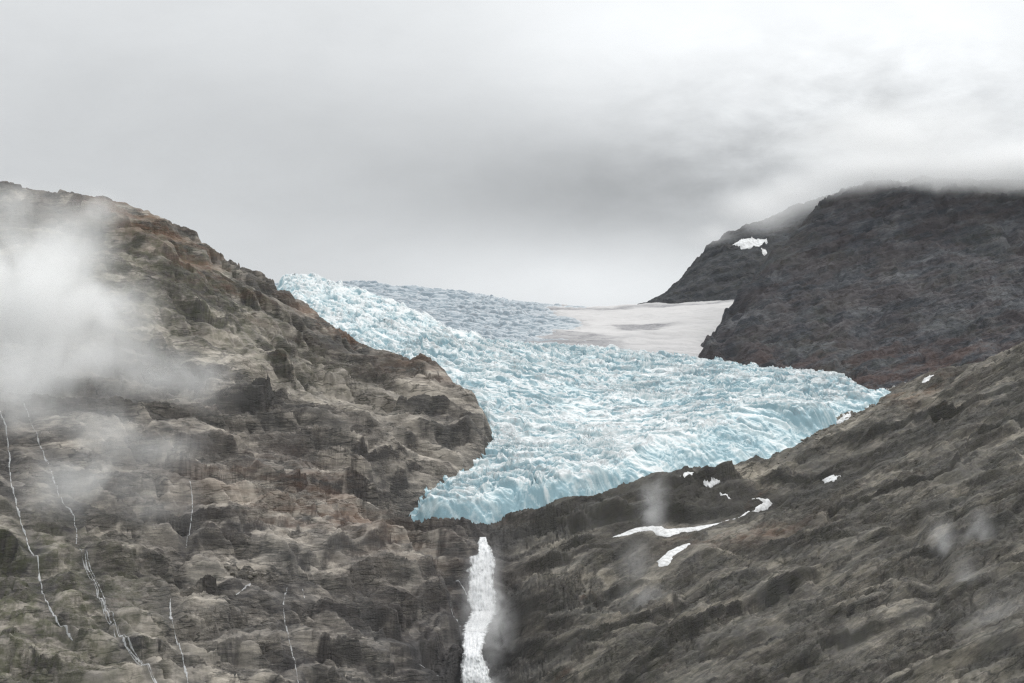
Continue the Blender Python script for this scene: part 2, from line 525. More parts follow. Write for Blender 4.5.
SNOW_BAND = [(612, 537), (630, 530), (645, 527), (665, 529), (690, 528), (715, 524), (740, 517), (752, 511), (766, 507), (772, 503), (768, 500), (752, 499), (764, 502), (756, 508),
             (744, 516), (725, 521), (700, 530), (680, 533), (668, 537), (655, 533), (640, 532), (625, 536)]
BAND_LINE = [(612, 537), (632, 531), (650, 529), (680, 531), (712, 525), (742, 515), (766, 505), (760, 500)]
BAND_LOW = [(658, 565), (670, 554), (690, 544)]


main.Z = h0.astype(f32)
main.S = main.Z
worn = np.zeros_like(X); cut = np.zeros_like(X)
for pp, r0, lab in STREAMS:
    if lab:
        hp = path_hits(main, pp, 3)
        d, _ = seg_dist(X, Y, [tuple(p[:2]) for p in hp])
        worn = np.maximum(worn, 0.6 * np.exp(-(d / 12) ** 2))
        cut = np.maximum(cut, (1.2 + 1.6 * r0) * np.exp(-(d / (3 + 2.5 * r0)) ** 2))
for pp in (BAND_LINE, BAND_LOW):
    hp = path_hits(main, pp, 3)
    d, _ = seg_dist(X, Y, [tuple(p[:2]) for p in hp])
    worn = np.maximum(worn, 0.92 * np.exp(-(d / 26) ** 4))
CLIFFS = [  # foot of each rock step as seen in the photo, height, how far back it dies out
    ([(190, 402), (225, 412), (262, 410), (300, 398)], 26, 55), ([(382, 434), (420, 442), (455, 442), (486, 428)], 22, 40),
    ([(395, 376), (430, 380), (448, 378)], 10, 25), ([(262, 360), (285, 372), (305, 398)], 12, 40),
    ([(165, 470), (205, 474), (250, 470), (300, 462)], 10, 30), ([(270, 486), (330, 490), (390, 478), (440, 464)], 15, 40),
    ([(330, 455), (380, 458), (440, 452)], 10, 25), ([(180, 520), (240, 530), (310, 522), (370, 512)], 9, 25),
    ([(250, 566), (320, 572), (380, 556), (440, 552), (466, 566)], 17, 45), ([(175, 585), (215, 592), (262, 584)], 12, 25),
    ([(200, 640), (232, 652), (256, 646)], 12, 30), ([(256, 668), (305, 664), (350, 672), (400, 690)], 20, 45), ([(300, 610), (350, 622), (400, 618)], 8, 25),
    ([(20, 640), (40, 665), (70, 672)], 14, 35), ([(60, 560), (110, 575), (150, 572)], 9, 28), ([(100, 640), (140, 650), (170, 640)], 8, 25),
    ([(110, 250), (160, 262), (215, 284)], 12, 40), ([(150, 300), (200, 320), (250, 330)], 12, 40), ([(195, 262), (240, 290), (280, 325)], 10, 35), ([(60, 560), (20, 545), (-30, 540)], 10, 30),
    ([(500, 545), (560, 528), (620, 524), (690, 520), (740, 510), (772, 490)], 22, 36), ([(520, 575), (575, 552), (640, 540)], 12, 30),
    ([(650, 496), (710, 494), (775, 480), (850, 465)], 9, 30), ([(560, 610), (610, 590), (660, 585)], 11, 35), ([(540, 660), (600, 640), (660, 615), (720, 580)], 14, 45),
    ([(610, 690), (650, 660), (700, 630), (760, 600), (840, 560)], 18, 55), ([(760, 690), (820, 650), (900, 625), (960, 590)], 14, 45),
    ([(800, 525), (860, 500), (930, 480), (1000, 440)], 12, 45), ([(850, 445), (910, 420), (980, 405), (1040, 380)], 12, 40), ([(880, 580), (930, 545), (1000, 520), (1060, 480)], 15, 45),
    ([(930, 690), (980, 660), (1060, 640)], 12, 40), ([(760, 560), (800, 540), (850, 535)], 8, 25), ([(960, 440), (1010, 425), (1060, 400)], 8, 25)]
step_h = np.zeros_like(X); step_shade = np.zeros_like(X)
wob = fbm(X / 95, Y / 60, 4, 0.5, seed=16)
for pp, hgt, back in CLIFFS:
    hp = [main.hit(*p) for p in pp]
    P = [tuple(p[:2]) for p in hp]
    d, par = seg_dist(X, Y, P)
    # uphill side of the foot line (lines run left to right, uphill is away from the camera)
    yl = np.interp(X, [p[0] for p in P], [p[1] for p in P]) if P[0][0] < P[-1][0] else np.interp(X, [p[0] for p in P][::-1], [p[1] for p in P][::-1])
    dd = (Y - yl) + wob * 15
    n_ = len(P) - 1
    endfade = sst(0, 0.6, par) * (1 - sst(n_ - 0.6, n_, par)) * np.exp(-(np.maximum(d - back * 1.6, 0) / 30) ** 2)
    hv = hgt * (0.65 + 0.7 * sst(-0.5, 0.5, perlin(X / 45, Y / 45, int(pp[0][0]))))
    up = sst(0, 0.30 * hgt, dd) * np.exp(-np.maximum(dd, 0) / back)
    step_h += hv * up * endfade * (0.62 if (pp[0][0] >= 540 and pp[0][1] > 500 and len(pp) < 5 and pp[-1][0] > 600 and pp[0] != (500, 545)) else 1.0)
    step_shade = np.maximum(step_shade, np.exp(-((dd - 0.15 * hgt) / (0.25 * hgt)) ** 2) * endfade)
damp = (1 - 0.5 * sst(-45, -4, ice_sd)) * (1 - worn)
wFL = (1 - sst(-360, -230, X)) * (1 - sst(2330, 2450, Y))      # lower left flank
wUL = sst(2450, 2750, Y) * (1 - wR)            # upper left flank
warp = fbm(X / 170, Y / 170, 3, seed=1)
warp2 = fbm(X / 60, Y / 60, 3, seed=5)

def slabs(deg, L, Wd, seed):          # rounded backs between sharp creases
    u, v = along(X, Y, deg)
    return -billow(u / L + warp * 0.5, v / Wd + warp * 0.9, 3, 0.5, seed)

left_big = slabs(-4, 230, 62, 21); right_big = slabs(40, 260, 60, 31); ul_big = slabs(-28, 200, 70, 41)
fl_big = slabs(-42, 200, 55, 45)
big = left_big * (1 - wR) * (1 - wUL) * (1 - wFL) + right_big * wR + ul_big * wUL + fl_big * wFL * (1 - wUL)
med_l = slabs(-6, 90, 24, 51); med_r = slabs(38, 100, 22, 61); med_u = slabs(-30, 90, 26, 71)
med = med_l * (1 - wR) * (1 - wUL) + med_r * wR + med_u * wUL
slab = sst(-0.05, 0.3, fbm(X / 95 + warp, (h0 - 0.45 * X * wR) / 17 + warp * 1.5, 4, 0.5, seed=18))      # polished faces
h = h0 + step_h * (1 - 0.8 * worn) + (big * (13 - 5 * wR) + med * (6.0 - 3 * wR)) * damp
# bedding: nearly level on the left, climbing to the right on the right slope
tilt = np.where(X < 0, 0.06, -0.42)
bed = h - ((0.05 * X - 0.32 * (wUL * (X + 220) + wFL * (1 - wUL) * (X + 330))) * (1 - wR) + wR * 0.55 * (X - 60)) + 26 * warp + 9 * warp2
amt = 0.25 + 0.75 * sst(-0.35, 0.35, fbm(X / 140, Y / 140, 2, seed=9))
dh = terrace(bed, 31, 0.85, 0.74) * amt
amt2 = sst(-0.3, 0.4, fbm(X / 60, Y / 60, 2, seed=13))
dh += terrace(bed + dh + 3 * warp2, 10.5, 0.85, 0.72) * amt2
dh += terrace(bed + dh * 0.7 + 2 * warp2, 4.2, 0.7, 0.65) * (1 - 0.4 * amt2)
h = h + dh * (1 - 0.3 * wUL) * (1 - 0.5 * wR) * (0.35 + 0.65 * damp)
# broken rock
ul, vl = along(X, Y, 0); ur, vr = along(X, Y, 38)
u = ul * (1 - wR) + ur * wR; v = vl * (1 - wR) + vr * wR
vv = v * 0.55 + (h - wR * 0.5 * X) * 0.9
cr = billow(u / 34 + warp2, vv / 15 + warp2, 4, 0.58, 81)
near_fall, _ = seg_dist(X, Y, [P3(484, 540, 2430), P3(484, 556, 2400), P3(484, 600, 2355), P3(478, 640, 2320), P3(474, 683, 2270)])
calm = 1 - 0.75 * np.exp(-(near_fall / 26) ** 2)
h = h0 + (h - h0) * calm - cut
xt, yt, _ = P3(412, 513, 2512)
h -= 15 * np.exp(-((X - xt) / 36) ** 2 - ((Y - yt) / 30) ** 2)
hb = h * 0.9 - wR * 0.55 * X + 5 * warp2          # joints follow the bedding where the wall is steep
f1, f2, val = worley(u / 30 + warp2 * 0.6, (v * 0.45 + hb * 0.8) / 15 + warp2 * 0.6, 4)
blk = sst(-0.2, 0.3, fbm(X / 110, Y / 80, 3, seed=15))
h += ((val - 0.5) * 4.5 - 3.2 * (1 - sst(0.0, 0.13, f2 - f1))) * blk * damp * calm
h += cr * 1.8 * calm * damp * (1 - 0.6 * slab)
f1, f2, val = worley(u / 12 + warp2 * 0.8, (v * 0.5 + hb * 0.8) / 6.5 + warp2 * 0.8, 2)
h += ((val - 0.5) * 2.6 - 1.8 * (1 - sst(0.0, 0.16, f2 - f1))) * (0.3 + 0.7 * damp) * (1 - 0.75 * slab)
f1, f2, val = worley(u / 5 + warp2 * 0.8, (v * 0.5 + hb * 0.8) / 3.2 + warp2 * 0.8, 9)
h += (val - 0.5) * 0.6 * (0.4 + blk) * (1 - 0.8 * slab)
h += fbm(u / 9, vv / 7, 3, 0.5, 91) * 0.7 * (1 - 0.8 * slab) * (0.4 + 0.6 * damp)
# joints running down the left flank
for (pts_j, wd, dp) in (
        ([P3(255, 330, 2830), P3(280, 360, 2790), P3(310, 398, 2690)], 7, 13),
        ([P3(170, 455, 2310), P3(205, 462, 2310), P3(245, 463, 2350)], 6, 7),
        ([P3(170, 480, 2260), P3(180, 545, 2130), P3(178, 600, 2030)], 9, 8),
        ([P3(905, 530, 2300), P3(935, 560, 2180), P3(930, 640, 2010)], 12, 9),
        ([P3(700, 590, 2310), P3(660, 640, 2200), P3(600, 690, 2120)], 14, 13),
        ([P3(850, 440, 2690), P3(800, 475, 2620), P3(760, 500, 2580)], 16, 12),
        ([P3(880, 480, 2470), P3(820, 530, 2410), P3(740, 560, 2400)], 12, 8)):
    d, _ = seg_dist(X + warp2 * 9, Y + warp2 * 9, pts_j)
    h -= dp * np.exp(-(d / wd) ** 2)
# outcrops that stand proud
def bump_at(px, py, D, rx, ry, hgt, pw=2):
    x0, y0, _ = P3(px, py, D)
    r = ((X - x0 + warp2 * 6) / rx) ** 2 + ((Y - y0 + warp2 * 6) / ry) ** 2
    return hgt * np.exp(-r ** (pw / 2.0)), r
OUT = {}
for key, a in dict(knob=(426, 366, 2890, 22, 20, 11, 5), dark=(424, 420, 2705, 36, 22, 13, 5), block=(705, 496, 2600, 66, 30, 9, 4),
                   whale=(395, 600, 2235, 90, 60, 16, 3)).items():
    b_, r_ = bump_at(*a)
    h += b_; OUT[key] = r_
main.Z = (h * (1 - under) + bed_under * under).astype(f32)


def blur(A, n):
    for ax in (0, 1):
        for _ in range(2):
            P = np.pad(A, [(n + 1, n) if a == ax else (0, 0) for a in (0, 1)], mode='edge')
            c = np.cumsum(P.astype(np.float64), axis=ax)
            m = 2 * n + 1
            A = ((c[m:] - c[:-m]) if ax == 0 else (c[:, m:] - c[:, :-m])) / m
    return A.astype(f32)


main.S = blur(main.Z, 4)

# growth, stains, pale and dark rock, plus shade painted on the step faces
def blob(px, py, D, rx, ry):
    x0, y0, _ = P3(px, py, D)
    return np.exp(-((X - x0) / rx) ** 2 - ((Y - y0) / ry) ** 2)
moss = blob(20, 640, 1920, 110, 130) * 1.1 + blob(20, 560, 2050, 90, 90) * 0.7 + blob(230, 300, 2780, 190, 170) * 0.6 + blob(0, 300, 2620, 200, 200) * 0.7 \
    + wR * 0.22
rust = blob(740, 530, 2450, 60, 30) * 0.7 + blob(160, 235, 2860, 110, 70) * 1.2 + blob(340, 325, 3000, 60, 60) * 1.3 + blob(425, 372, 2870, 70, 60) * 0.6 \
    + blob(360, 520, 2380, 90, 60) * 0.7 + blob(905, 390, 2900, 60, 60) * 0.9 + blob(300, 520, 2290, 120, 60) * 0.5
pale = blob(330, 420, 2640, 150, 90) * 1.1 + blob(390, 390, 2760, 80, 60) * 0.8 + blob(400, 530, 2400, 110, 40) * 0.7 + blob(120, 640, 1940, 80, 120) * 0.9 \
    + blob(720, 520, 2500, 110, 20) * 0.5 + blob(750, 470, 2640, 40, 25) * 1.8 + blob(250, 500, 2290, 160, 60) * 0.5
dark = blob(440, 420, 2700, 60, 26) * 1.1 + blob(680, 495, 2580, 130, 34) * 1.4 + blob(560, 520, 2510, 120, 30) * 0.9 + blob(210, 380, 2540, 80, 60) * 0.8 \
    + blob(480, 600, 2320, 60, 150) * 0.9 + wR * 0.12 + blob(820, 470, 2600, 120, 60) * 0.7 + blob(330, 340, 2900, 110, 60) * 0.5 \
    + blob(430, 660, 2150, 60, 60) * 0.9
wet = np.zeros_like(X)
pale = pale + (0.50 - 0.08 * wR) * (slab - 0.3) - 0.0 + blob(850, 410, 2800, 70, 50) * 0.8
dark = dark + step_shade * 0.9  # steep step faces painted darker, their shade put into the rock colour
main.attr = dict(slab=slab, moss=np.clip(moss, 0, 1), rust=np.clip(rust, 0, 1.2), pale=pale, dark=dark, wet=wet)

# ------------------------------------------------------------------ the glacier tongue
ice = Sheet(-0.112, 0.178, 2490, 3680, 0.00040, 0.85)
X, Y = ice.X, ice.Y
wi = fbm(X / 90, Y / 90, 3, seed=101)
wj = fbm(X / 24, Y / 24, 3, seed=104)
jag = fbm(X / 26, Y / 26, 3, 0.5, seed=107)
sd = poly_sdf(X, Y, ICE_EDGE) + jag * 5.0
bed_z = main.z_at(X, Y)
top = ice_top(X, Y)
# flow turns from down-valley at the lip to down-left at the snout
fa = np.radians(18 - 40 * sst(-150, 250, X) + 14 * wi)
c_, s_ = np.cos(fa), np.sin(fa)
U = X * c_ + Y * s_; V = -X * s_ + Y * c_      # U across the flow, V along it
calm = np.clip(blob(650, 445, 2700, 150, 60) + blob(560, 470, 2640, 120, 50), 0, 1) if False else 0.0
f1, f2, val = worley(U / 34 + wj * 0.25, V / 15 + wi * 0.6, 5)
g1, g2, val2 = worley(U / 12 + wj * 0.3, V / 7 + wj * 0.3, 6)
k1, k2, val3 = worley(U / 4.6 + wj * 0.3, V / 3.4 + wj * 0.3, 8)
crev = 1 - sst(0.0, 0.22, f2 - f1)
crev2 = 1 - sst(0.0, 0.2, g2 - g1)
waves = billow(U / 110 + wi, V / 30 + wi * 1.2, 3, 0.5, 111)
rough = 0.45 + 0.55 * sst(-0.3, 0.3, fbm(X / 120, Y / 120, 2, seed=117)) + 0.4 * sst(3080, 3180, Y)
cx, cy, _ = P3(715, 335, 3350)
rr = np.hypot((X - cx) * 0.85, Y - cy); th = np.arctan2(X - cx, cy - Y)
og = billow(th * 3.2 + wi * 0.5, rr / 46 + wi * 1.1 + 0.25 * wj, 2, 0.5, 116) * sst(60, 220, rr)
q1, q2, _v = worley(th * 11 + wi * 0.4, rr / 9 + wj * 0.35 + wi, 12)
crack = 1 - sst(0.0, 0.17, q2 - q1)                  # long arching crevasses
patch2 = sst(-0.3, 0.2, fbm(X / 95 + 7, Y / 70, 3, seed=141))
fold = billow(U / 210 + wi * 0.8, V / 58 + wi * 1.3, 2, 0.45, 113)
patch = sst(-0.25, 0.35, fbm(X / 75, Y / 55, 3, seed=115))          # broken into seracs here, smoother there
b1, b2, bval = worley(th * 4.2 + wi * 0.4, rr / 75 + wi * 0.5, 14)
ph = rr / 25 + wi * 1.3 + wj * 0.16 + bval * 0.75
fr = ph - np.floor(ph)
stair = (np.where(fr < 0.84, fr / 0.84, (1 - fr) / 0.16) - 0.5)
samp = 3.2 + 3.6 * sst(-0.3, 0.35, fbm(X / 85 + 3, Y / 75, 3, seed=143))
ph2 = rr / 10.5 + wi * 2.0 + wj * 0.3 + bval * 2.0
fr2 = ph2 - np.floor(ph2)
stair2 = (np.where(fr2 < 0.8, fr2 / 0.8, (1 - fr2) / 0.2) - 0.5)
face = sst(0.80, 0.88, fr) * (1 - sst(0.97, 1.0, fr)) * samp / 5 + 0.5 * sst(0.78, 0.86, fr2)
smooth_rel = fold * 7 + og * 5 + waves * 2 + fbm(X / 70, Y / 40, 3, 0.45, 118) * 2
xc, yc, _ = P3(600, 412, 2850)
calmz = np.exp(-((X - xc) / 150) ** 2 - ((Y - yc + 0.35 * (X - xc)) / 130) ** 2)
broken = 1 - 0.8 * calmz
smooth_rel = smooth_rel * (1 - 0.45 * calmz)
rel = smooth_rel + stair * samp * (1 - 0.6 * calmz) + stair2 * 1.5 * broken + broken * ( ((val - 0.5) * 2.2 - 2.4 * crev) * rough * (0.25 + 0.75 * patch) - 3.4 * crack * patch2 \
    + ((val2 - 0.5) * 1.0 - 0.8 * crev2) * rough * patch + (val3 - 0.5) * 0.5 * patch + fbm(X / 9, Y / 7, 3, 0.5, 119) * 0.35)
lowrel = smooth_rel
rw = 15 + 6 * val + 60 * sst(60, 240, X) * sst(-0.5, 0.4, wi) + 10 * sst(-0.1, 0.6, wi)
rise = 1 - (1 - np.clip(sd / rw, 0, 1)) ** 1.7
rise = np.where(sd < 0, 0, rise)
surf = top + lowrel * (0.5 + 0.5 * rise) + (rel - lowrel) * np.maximum(0.15 + 0.85 * sst(0.75, 1.0, rise), 0.7 * sst(60, 200, X) * sst(0.2, 0.5, rise))
notch = (val - 0.5) * 5 * np.sin(np.pi * np.clip(rise, 0, 1)) + (val2 - 0.5) * 2.0 * np.sin(np.pi * np.clip(rise, 0, 1))
ice.Z = np.where(sd > 0, bed_z - 2 + (surf - bed_z + 2) * rise + notch, bed_z - 6 + np.clip(sd, -8, 0) * 1.0).astype(f32)
gy, gx = np.gradient(ice.Z)
slope = np.hypot(gx / (ice.X[:, 1:2] - ice.X[:, :1] + 1e-6), gy / (ice.yy[1] - ice.yy[0]))
frontness = (1 - sst(0.75, 1.0, rise)) * (sd > 0)
high = rel - blur(rel, 14)
fresh = 0.13 + 0.40 * sst(0.45, 1.9, slope) + 0.3 * crack * patch2 - 0.055 * np.clip(high, -5, 5) + 0.35 * frontness + 0.30 * crev * rough * patch + 0.10 * crev2 * patch + 0.22 * fbm(X / 70, Y / 50, 3, seed=121)  # bluer broken ice in crevasses, with their shading also put into the colour
x0, y0, _ = P3(620, 440, 2740)
fresh -= 0.30 * np.exp(-((X - x0 - 20) / 110) ** 2 - ((Y - y0) / 110) ** 2)
fresh += 0.07 * sst(60, 260, X) * (Y > 2600)
streak = fbm(th * 4 + wi * 0.5, rr / 8 + wi * 0.8, 4, 0.6, 127)
fresh += (0.55 + 0.35 * calmz) * streak + 0.30 * calmz * fbm(th * 2.2 + wi * 0.3, rr / 4.5 + wi * 0.5, 3, 0.6, 129) + 0.30 * face * sst(0.7, 1.0, rise) - 0.06
dirt = 0.2 + 0.9 * sst(0.05, 0.4, fbm(th * 2.5 + wi, rr / 24 + wi, 4, 0.6, 123)) + 0.35 * crev * patch + 0.4 * crack * patch2 + 0.6 * sst(300, 420, X)  # grit bands along the arcs; crevasses greyed as well
dirt = dirt * (1 - 0.75 * frontness)
ice.attr = dict(fresh=np.clip(fresh, 0, 1), dirt=np.clip(dirt, 0, 0.8))
ice_keep = sd > -6

# ------------------------------------------------------------------ upper ice field and firn
upper = Sheet(-0.115, 0.125, 3280, 4700, 0.00042, 1.5)
X, Y = upper.X, upper.Y
UP = [(270, 292, 4480), (330, 288, 4420), (375, 285, 4400), (400, 291, 4400), (430, 291, 4380), (480, 295, 4330), (520, 303, 4280), (560, 306, 4230),
      (650, 305, 4180), (700, 303, 4150), (760, 300, 4150),
      (400, 300, 4150), (460, 312, 3950), (520, 320, 3900), (560, 325, 3850), (620, 322, 3900), (680, 318, 3900),
      (430, 330, 3640), (480, 342, 3600), (540, 346, 3560), (600, 346, 3540), (650, 350, 3510), (700, 353, 3480), (720, 362, 3450), (420, 345, 3450),
      (500, 358, 3380), (600, 362, 3360), (700, 372, 3330), (300, 310, 3900), (760, 345, 3700)]
upts = [P3(*p) for p in UP]
for px in (270, 400, 520, 640, 760):
    a, b = ray(px, 300); upts.append((a * 4700, 4700, b * 4300 - 20))
zu = rbf(upts, 45)(X, Y)
wi = fbm(X / 110, Y / 110, 3, seed=131)
f1, f2, val = worley(X / 26 + wi, Y / 13 + wi, 3)
g1, g2, val2 = worley(X / 10 + wi, Y / 6 + wi, 4)
px_edge = P3(560, 325, 3850)[0]
firn_w = sst(-40, 40, X - px_edge - (Y - 3850) * 0.05 + wi * 60 + 50 * (Y < 3620))
blocky = 1 - firn_w
zu = zu + blocky * ((val - 0.5) * 6 - 4 * (1 - sst(0, 0.25, f2 - f1)) + (val2 - 0.5) * 2.5 + billow(X / 90 + wi, Y / 30 + wi, 3, 0.5, 133) * 6)
zu = zu + firn_w * (fbm(X / 90, Y / 60, 4, 0.45, 135) * 5 + fbm(X / 12, Y / 9, 3, 0.5, 136) * 0.5)
upper.Z = zu.astype(f32)
bands = fbm(X / 150 + wi * 0.3, Y / 70 + wi, 4, 0.6, 137) + 0.25 * np.exp(-((Y - 3560 - 0.4 * X) / 60) ** 2) + 0.2 * np.exp(-((Y - 4020 - 0.3 * X) / 60) ** 2)
st = fbm(X / 130 + wi * 0.4, Y / 30 + wi, 4, 0.6, 137)
zone = sst(0, 40, 3745 + 0.10 * X + 40 * wi - Y) * (1 - 0.7 * sst(110, 190, X)) * (0.55 + 0.45 * sst(-0.25, 0.1, st))
zone = np.maximum(zone, 0.8 * np.exp(-((Y - 4060 - 0.2 * X - 50 * wi) / 35) ** 2))
xb, yb, _ = P3(633, 327, 3830)
zone = np.maximum(zone, 0.85 * sst(0.25, 0.6, np.exp(-((X - xb) / 45) ** 2 - ((Y - yb) / 40) ** 2) + 0.35 * st))
dirt = blocky * (0.45 + 0.4 * sst(0, 0.5, bands)) + firn_w * np.clip(zone * 1.05 + 0.12 * sst(0, .4, st), 0, 1)
gy, gx = np.gradient(upper.Z)
slope = np.abs(gy) / (upper.yy[1] - upper.yy[0])
upper.attr = dict(fresh=np.clip(blocky * (0.25 + 0.5 * sst(0.4, 1.6, slope)) + 0.1, 0, 1), dirt=np.clip(dirt, 0, 1.0))

# ------------------------------------------------------------------ right summit and the knoll behind it
def peak_sheet(sheet, ctrl, extra, deg, seed, amp=1.0):
    X, Y = sheet.X, sheet.Y
    z = rbf([P3(*p) for p in ctrl] + extra, 50)(X, Y)
    w1 = fbm(X / 150, Y / 150, 3, seed=seed); w2 = fbm(X / 45, Y / 45, 3, seed=seed + 2)
    u, v = along(X, Y, deg)
    z = z + amp * (billow(u / 190 + w1 * .6, v / 70 + w1, 3, 0.5, seed + 4) * 14 + billow(u / 60 + w2 * .4, v / 26 + w2, 4, 0.55, seed + 7) * 5.5)
    bed = z - 0.3 * X + 14 * w1 + 6 * w2
    z = z + amp * (terrace(bed, 26, 0.5) * sst(-0.4, 0.4, w1) + terrace(bed, 8.5, 0.45))
    f1, f2, val = worley(u / 16 + w2, v / 9 + w2, seed % 7)
    z = z + amp * ((val - 0.5) * 3.2 + fbm(X / 12, Y / 9, 4, 0.62, seed + 9) * 2.2)
    if amp == 1.0:
        z = z + 22 * fbm(X / 55, Y / 55, 3, 0.5, seed + 11) * (1 - sst(0, 170, X - P3(718, 340, 3480)[0] - (Y - 3480) * 0.22))
        z = z - 9 * np.clip(-billow(u / 330 + w1 * .4, v / 95 + w1 * .6, 2, 0.5, seed + 13) - 0.15, 0, 1) * 2
    sheet.Z = z.astype(f32)

peak = Sheet(0.06, 0.285, 3050, 4500, 0.00044, 1.6)
peak_sheet(peak, [
    (705, 372, 3380), (722, 366, 3330), (760, 378, 3260), (800, 386, 3200), (850, 390, 3160), (900, 394, 3120), (950, 392, 3080), (1024, 372, 3060), (1180, 330, 3060),
    (718, 345, 3480), (722, 332, 3560), (738, 303, 3680), (770, 262, 3830), (790, 240, 3900), (810, 217, 3950), (830, 203, 4000), (880, 190, 4060),
    (960, 184, 4080), (1024, 186, 4100), (1180, 180, 4150),
    (780, 340, 3440), (850, 350, 3350), (920, 350, 3330), (1024, 335, 3310), (1180, 290, 3350),
    (800, 290, 3640), (870, 290, 3600), (950, 280, 3590), (1024, 280, 3570), (1180, 240, 3650),
    (840, 240, 3800), (920, 235, 3800), (1024, 235, 3790)],
    [P3(660, 400, 3560), P3(690, 380, 3700), P3(730, 350, 3900), P3(760, 330, 4050), P3(640, 420, 3450)] +
    [(P3(px, 200, 4500)[0], 4500, P3(px, 200, 4080)[2] - 120) for px in (780, 900, 1024, 1180)], 55, 151)
X, Y = peak.X, peak.Y
peak.attr = dict(moss=0.25 * sst(0, 0.5, fbm(X / 120, Y / 120, 3, seed=161)), rust=0.34 + 0.9 * (1 - sst(3180, 3430, Y)),
                 pale=0.6 * sst(0.1, 0.5, fbm(X / 60, Y / 60, 3, seed=163)), dark=0.25 * sst(3600, 3900, Y), wet=np.zeros_like(X))
knoll = Sheet(0.045, 0.16, 4020, 5000, 0.00046, 1.9)
peak_sheet(knoll, [
    (640, 306, 4230), (655, 302, 4270), (675, 293, 4350), (688, 280, 4400), (697, 268, 4440), (712, 248, 4500), (730, 235, 4560), (760, 222, 4620),
    (800, 206, 4700), (850, 190, 4760),
    (660, 312, 4160), (700, 310, 4170), (740, 300, 4220), (780, 300, 4230), (720, 280, 4320), (760, 262, 4400), (750, 243, 4500), (810, 250, 4450), (800, 300, 4200)],
    [P3(610, 325, 4240), P3(640, 315, 4400), P3(660, 305, 4550), P3(690, 285, 4750), P3(720, 265, 4900), P3(800, 230, 5000)], 50, 171, 0.8)
X, Y = knoll.X, knoll.Y
knoll.attr = dict(moss=np.full_like(X, 0.2), rust=np.full_like(X, 0.15), pale=np.zeros_like(X), dark=np.full_like(X, 0.3), wet=np.zeros_like(X))

# ------------------------------------------------------------------ streams: bearings in the photo, laid on the rock
def stream_mesh(name, P, r0, mat):
    """a ribbon of broken water in its bed: one broad vein and a few loose side veins"""
    P = np.array(P)
    seg = np.cumsum(np.r_[0, np.linalg.norm(np.diff(P, axis=0), axis=1)])
    n = max(8, int(seg[-1] / 1.2))
    ss = np.linspace(0, seg[-1], n)
    px = np.interp(ss, seg, P[:, 0]); py = np.interp(ss, seg, P[:, 1])
    ker = np.ones(17) / 17
    px = np.convolve(np.pad(px, 8, mode='edge'), ker, 'valid'); py = np.convolve(np.pad(py, 8, mode='edge'), ker, 'valid')
    co, q, ed = [], [], []
    m = 7
    for sidx in range(3 if r0 > 2 else 1):
        one = np.zeros(n, f32) + sidx * 7.7 + P[0, 0]
        wv = perlin(ss / 26, one, 7); wv2 = perlin(ss / 11, one + 3, 8)
        wd = (0.42 + 0.42 * r0) * (0.8 + 0.9 * wv2) * (1 if sidx == 0 else 0.55)
        off = wv * r0 * 0.7 + (0 if sidx == 0 else (sidx - 1.5) * 1.6 * r0)
        a0 = len(co)
        for i in range(n):
            for j in range(m):
                e = -1 + 2 * j / (m - 1)
                x = px[i] + off[i] + e * max(0.3, wd[i]); y = py[i]
                co.append((x, y, 0)); ed.append(abs(e))
        A = np.array(co[a0:])
        z = np.maximum(main.z_at(A[:, 0], A[:, 1]), main.z_at(A[:, 0], A[:, 1], main.S) - 0.6)
        ee = np.array(ed[a0:])
        z = z + 0.35 + 0.7 * (1 - ee ** 2)
        for i in range(len(A)): co[a0 + i] = (A[i, 0], A[i, 1], z[i])
        for i in range(n - 1):
            for j in range(m - 1):
                b = a0 + i * m + j
                q.append((b, b + 1, b + m + 1, b + m))
    return raw_mesh(name, co, q, mat, at=dict(edge=np.array(ed)))


# wet stain next to running water
X, Y = main.X, main.Y
stream_pts = []
for pp, r0, lab in STREAMS:
    stream_pts.append(path_hits(main, pp, 1.5) if lab else None)
for hp in stream_pts:
    if hp is not None:
        d, _ = seg_dist(X, Y, [tuple(p[:2]) for p in hp[::6]] + [tuple(hp[-1][:2])])
        wet = np.maximum(wet, 0.8 * np.exp(-((d - 3) / 9) ** 2))
FALL = [(482, 540), (484, 560), (482, 590), (482, 610), (476, 635), (474, 660), (474, 690)]
fall_hits = path_hits(main, FALL, 3)
d, _ = seg_dist(X, Y, [tuple(p[:2]) for p in fall_hits[::4]])
wet = np.maximum(wet, 0.9 * np.exp(-(d / 34) ** 2))
main.attr['wet'] = np.clip(wet, 0, 1) * (0.6 + 0.4 * sst(-.3, .3, fbm(X / 14, Y / 14, 3, seed=181)))

# ------------------------------------------------------------------ link the setting
fx = main.X - (2350 - main.Y) * 0.02 + 25
rsel = (fx > 0)
deep_ice = (ice_sd > 60)
keep = ~deep_ice
o_masks = {k: (r < 1.0) & keep for k, r in OUT.items()}
anyo = np.zeros_like(keep)
for m in o_masks.values(): anyo |= m
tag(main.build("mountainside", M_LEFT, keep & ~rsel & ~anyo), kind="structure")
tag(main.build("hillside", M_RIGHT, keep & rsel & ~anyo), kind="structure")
for k, mt, lab in (("knob", M_LEFT, "small rounded brown rock knob with blue ice wrapping behind it"),
                   ("dark", M_LEFT, "dark overhanging rock bluff pressed against the left side of the glacier"),
                   ("block", M_RIGHT, "dark steep rock bluff under the blue ice front, snow scraps on top"),
                   ("whale", M_LEFT, "smooth rounded rock hump left of the waterfall")):
    tag(main.build("rock_outcrop", mt, o_masks[k]), lab, "rock outcrop", "rock outcrops around the ice")
tag(peak.build("summit_terrain", M_PEAK), kind="structure")
tag(knoll.build("ridge_terrain", M_PEAK), kind="structure")

